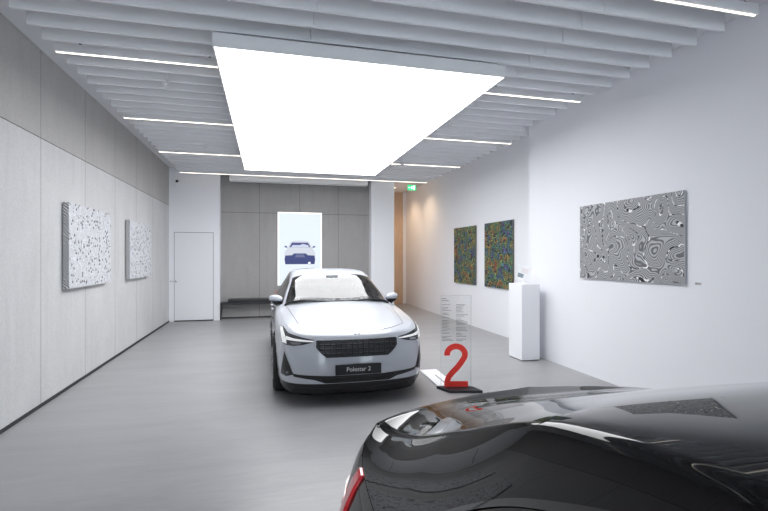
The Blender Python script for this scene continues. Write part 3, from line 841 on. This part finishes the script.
        MB().box(sg_*.86-.07, sg_*.86+.07, 1.835, 1.842, .995, 1.08).build('mirror_glass', M['chrome'], dm)
        # door seams + handles
        def sidept(s, z, off=.001):
            h = cast((sg_*3, s, z), (-sg_, 0, 0)); return h[0]+Vector((sg_*off, 0, 0))
        for key, s_a, s_b in (('front', 1.50, 2.62), ('rear', 2.62, 3.22)):
            dpart = parts[key+('_l' if sg_ > 0 else '_r')]
            pts = [sidept(s_a, .27+(.95-.27)*k/20, -.001) for k in range(21)]
            MB().tube(pts, .003, 6).build('door_seam', seamm, dpart, True)
            hz = .84
            MB().tube([sidept(s_b-.22+.2*k/8, hz, .012) for k in range(9)], [.006]+[.012]*7+[.006], 8).build('door_handle', paint, dpart, True)
    # ---- tail: lamps and lip
    def rearpt(x, z, off=.003):
        h = cast((x, 7, z), (0, -1, 0)); n = h[1]; n = n if n.y > 0 else -n; return h[0]+n*off
    lampz = lambda x: (.90, .955)
    mb = [(-.84, .885), (-.62, .93), (0, .945), (.62, .93), (.84, .885), (.84, .855), (.60, .905), (0, .92), (-.60, .905), (-.84, .855)]
    tl = panel('tail_light_bar', mb, M['red_lamp'], .006, 3, None, rearpt, -.02)
    for sg_ in (1, -1):
        def c2(x, z, off):     # quarter direction cast, x is angle param 0..1 round the corner
            s = 4.14+ x*.0; 
            h = cast((sg_*3, 4.02+x, z), (-sg_, -.25*x, 0)); 
            if h[0] is None: return Vector((sg_*.8, 4.3, z))
            n = h[1]; n = n if n.x*sg_ > 0 else -n
            return h[0]+n*off
        bm = bmesh.new(); nn = 12; rows_ = []
        for i in range(nn+1):
            zz = .64+.35*i/nn; lo_ = .35; hi_ = .49
            rows_.append([bm.verts.new(c2(lo_+(hi_-lo_)*j/8, zz, .009)) for j in range(9)])
        for i in range(nn):
            for j in range(8): bm.faces.new((rows_[i][j], rows_[i][j+1], rows_[i+1][j+1], rows_[i+1][j]))
        ex = bmesh.ops.extrude_face_region(bm, geom=bm.faces[:])
        for v in [g for g in ex['geom'] if isinstance(g, bmesh.types.BMVert)]: v.co.x -= sg_*.022; v.co.y -= .004
        bmesh.ops.recalc_face_normals(bm, faces=bm.faces)
        me = bpy.data.meshes.new('tail_lamp'); bm.to_mesh(me); bm.free(); me.materials.append(M['red_lamp'])
        me.polygons.foreach_set('use_smooth', [True]*len(me.polygons))
        o = bpy.data.objects.new('tail_lamp', me); COL.objects.link(o); o.parent = root
    panel('rear_diffuser', [(-.66, .40), (.66, .40), (.60, .30), (-.60, .30)], M['trim_black'], .006, 3, None, rearpt, -.02)
    if plate:
        pl = MB().box(-.26, .26, -.006, .006, -.057, .057).build('number_plate', M['plate'], root, bevel=.004)
        yp = frontpt(0, .40, 0).y-.012
        pl.location = (0, yp, .412)
        text_mesh('Polestar 2', .068, M['plate_text'], 'plate_text', pl, Matrix.Translation((0, -.0075, .0)) @ Matrix.Rotation(R(90), 4, 'X'))
    # ---- wheels
    for a in AX:
        for sg_ in (1, -1):
            cx = sg_*.80
            w = MB()
            for k in range(5):
                an = 2*PI*k/5+.3
                for dlt in (-.16, .16):
                    p0 = (sg_*.115, .05*math.cos(an), .05*math.sin(an)); p1 = (sg_*.10, .235*math.cos(an+dlt), .235*math.sin(an+dlt))
                    w.tube([p0, p1], [.026, .016], 8)
            w.lathe([(.225, -.10), (.245, -.10), (.245, .115), (.232, .115), (.225, .09)], 40, 'x')
            w.lathe([(.001, sg_*.12), (.06, sg_*.12), (.06, sg_*.06), (.001, sg_*.06)], 24, 'x')
            ww = w.build('wheel', M['rim'], root, True); ww.location = (cx, a, WR)
            MB().lathe([(.24, -.105), (.31, -.12), (.335, -.108), (.3445, -.08), (.345, 0), (.3445, .08), (.335, .108), (.31, .12), (.24, .105)], 48, 'x').build('tyre', M['rubber'], ww, True)
            MB().lathe([(.001, sg_*-.02), (.16, sg_*-.02), (.16, sg_*.0), (.001, sg_*.0)], 28, 'x').build('brake_disc', M['chrome'], ww)
            MB().lathe([(.001, -.35*sg_), (.375, -.35*sg_), (.375, -.33*sg_), (.001, -.33*sg_)], 28, 'x').build('wheel_well', M['trim_black'], ww) 
    # ---- floor pan and cabin
    MB().box(-.60, .60, .30, 4.30, .17, .30).box(-.80, .80, 1.36, 3.12, .19, .30).build('floor_pan', M['trim_black'], root)
    MB().box(-.74, .74, 1.42, 1.50, .30, .93).box(-.76, .76, 3.72, 3.80, .30, .96).box(-.79, -.76, 1.5, 3.8, .3, .93).box(.76, .79, 1.5, 3.8, .3, .93).build('cabin_tub', M['cabin'], root)
    MB().prism([(1.50, .60), (1.50, .955), (1.72, .985), (2.02, .95), (2.10, .84), (1.95, .60)], -.76, .76, 'x').build('dashboard', M['cabin'], root, bevel=.01)
    MB().box(-.13, .13, 2.02, 2.04, .80, 1.0).build('centre_screen', M['gloss_black'], root, bevel=.008)
    # steering wheel on the car's left side
    st_ = [(.37+.18*math.cos(2*PI*k/28), 2.18+.05*math.sin(2*PI*k/28), .93+.17*math.sin(2*PI*k/28)) for k in range(29)]
    MB().tube(st_, .014, 8, False).tube([(.20, 2.17, .93), (.54, 2.17, .93)], .018, 8).tube([(.37, 2.05, .90), (.37, 2.17, .93)], .05, 12).build('steering_wheel', M['gloss_black'], root, True)
    for sx in (-.37, .37):
        se = MB().box(sx-.26, sx+.26, 2.30, 2.82, .40, .60).build('front_seat', M['seat'], root, bevel=.05)
        bk = MB().box(-.25, .25, -.06, .06, 0, .62).build('seat_back', M['seat'], se, bevel=.045); bk.location = (sx, 2.86, .55); bk.rotation_euler = (R(-20), 0, 0)
        hr = MB().box(-.12, .12, -.045, .045, 0, .18).build('head_rest', M['seat'], se, bevel=.035); hr.location = (sx, 3.07, 1.13); hr.rotation_euler = (R(-12), 0, 0)
    MB().box(-.66, .66, 3.18, 3.62, .40, .58).build('rear_bench', M['seat'], root, bevel=.04)
    bb = MB().box(-.66, .66, -.06, .06, 0, .58).build('rear_bench_back', M['seat'], root, bevel=.04); bb.location = (0, 3.60, .50); bb.rotation_euler = (R(-22), 0, 0)
    MB().box(-.78, .78, 3.86, 4.40, .90, .93).build('parcel_shelf', M['cabin'], root)

wc = tag(empty('car', (.99, 5.05, 0)), 'white fastback car facing the camera under the light panel', 'car')
build_car(wc, M['paint_white'], M['seam_white'], True)
bc = tag(empty('car', (1.08, -2.81, 0), R(0)), 'glossy black car cut off in the foreground, seen over its tail', 'car')
build_car(bc, M['paint_black'], M['seam'], False)

# ------------------------------------------------------------------ world, camera, render look
w = bpy.data.worlds.new('world'); bpy.context.scene.world = w; w.use_nodes = True
bg = w.node_tree.nodes['Background']; bg.inputs['Color'].default_value = (.88, .93, 1, 1); bg.inputs['Strength'].default_value = 5.5
cam = bpy.data.cameras.new('camera'); co = bpy.data.objects.new('camera', cam); COL.objects.link(co)
co.location = (0, 0, 1.66); co.rotation_euler = (R(90), 0, R(-14.27)); cam.sensor_width = 36; cam.lens = 460/768*36; cam.shift_y = 1.5/768
cam.clip_start = .05
sc = bpy.context.scene; sc.camera = co
sc.view_settings.view_transform = 'Standard'; sc.view_settings.look = 'None'; sc.view_settings.gamma = 1; sc.view_settings.use_curve_mapping = False
sc.view_settings.exposure = .06
sc.cycles.max_bounces = 10; sc.cycles.diffuse_bounces = 6; sc.cycles.glossy_bounces = 5; sc.cycles.transparent_max_bounces = 12
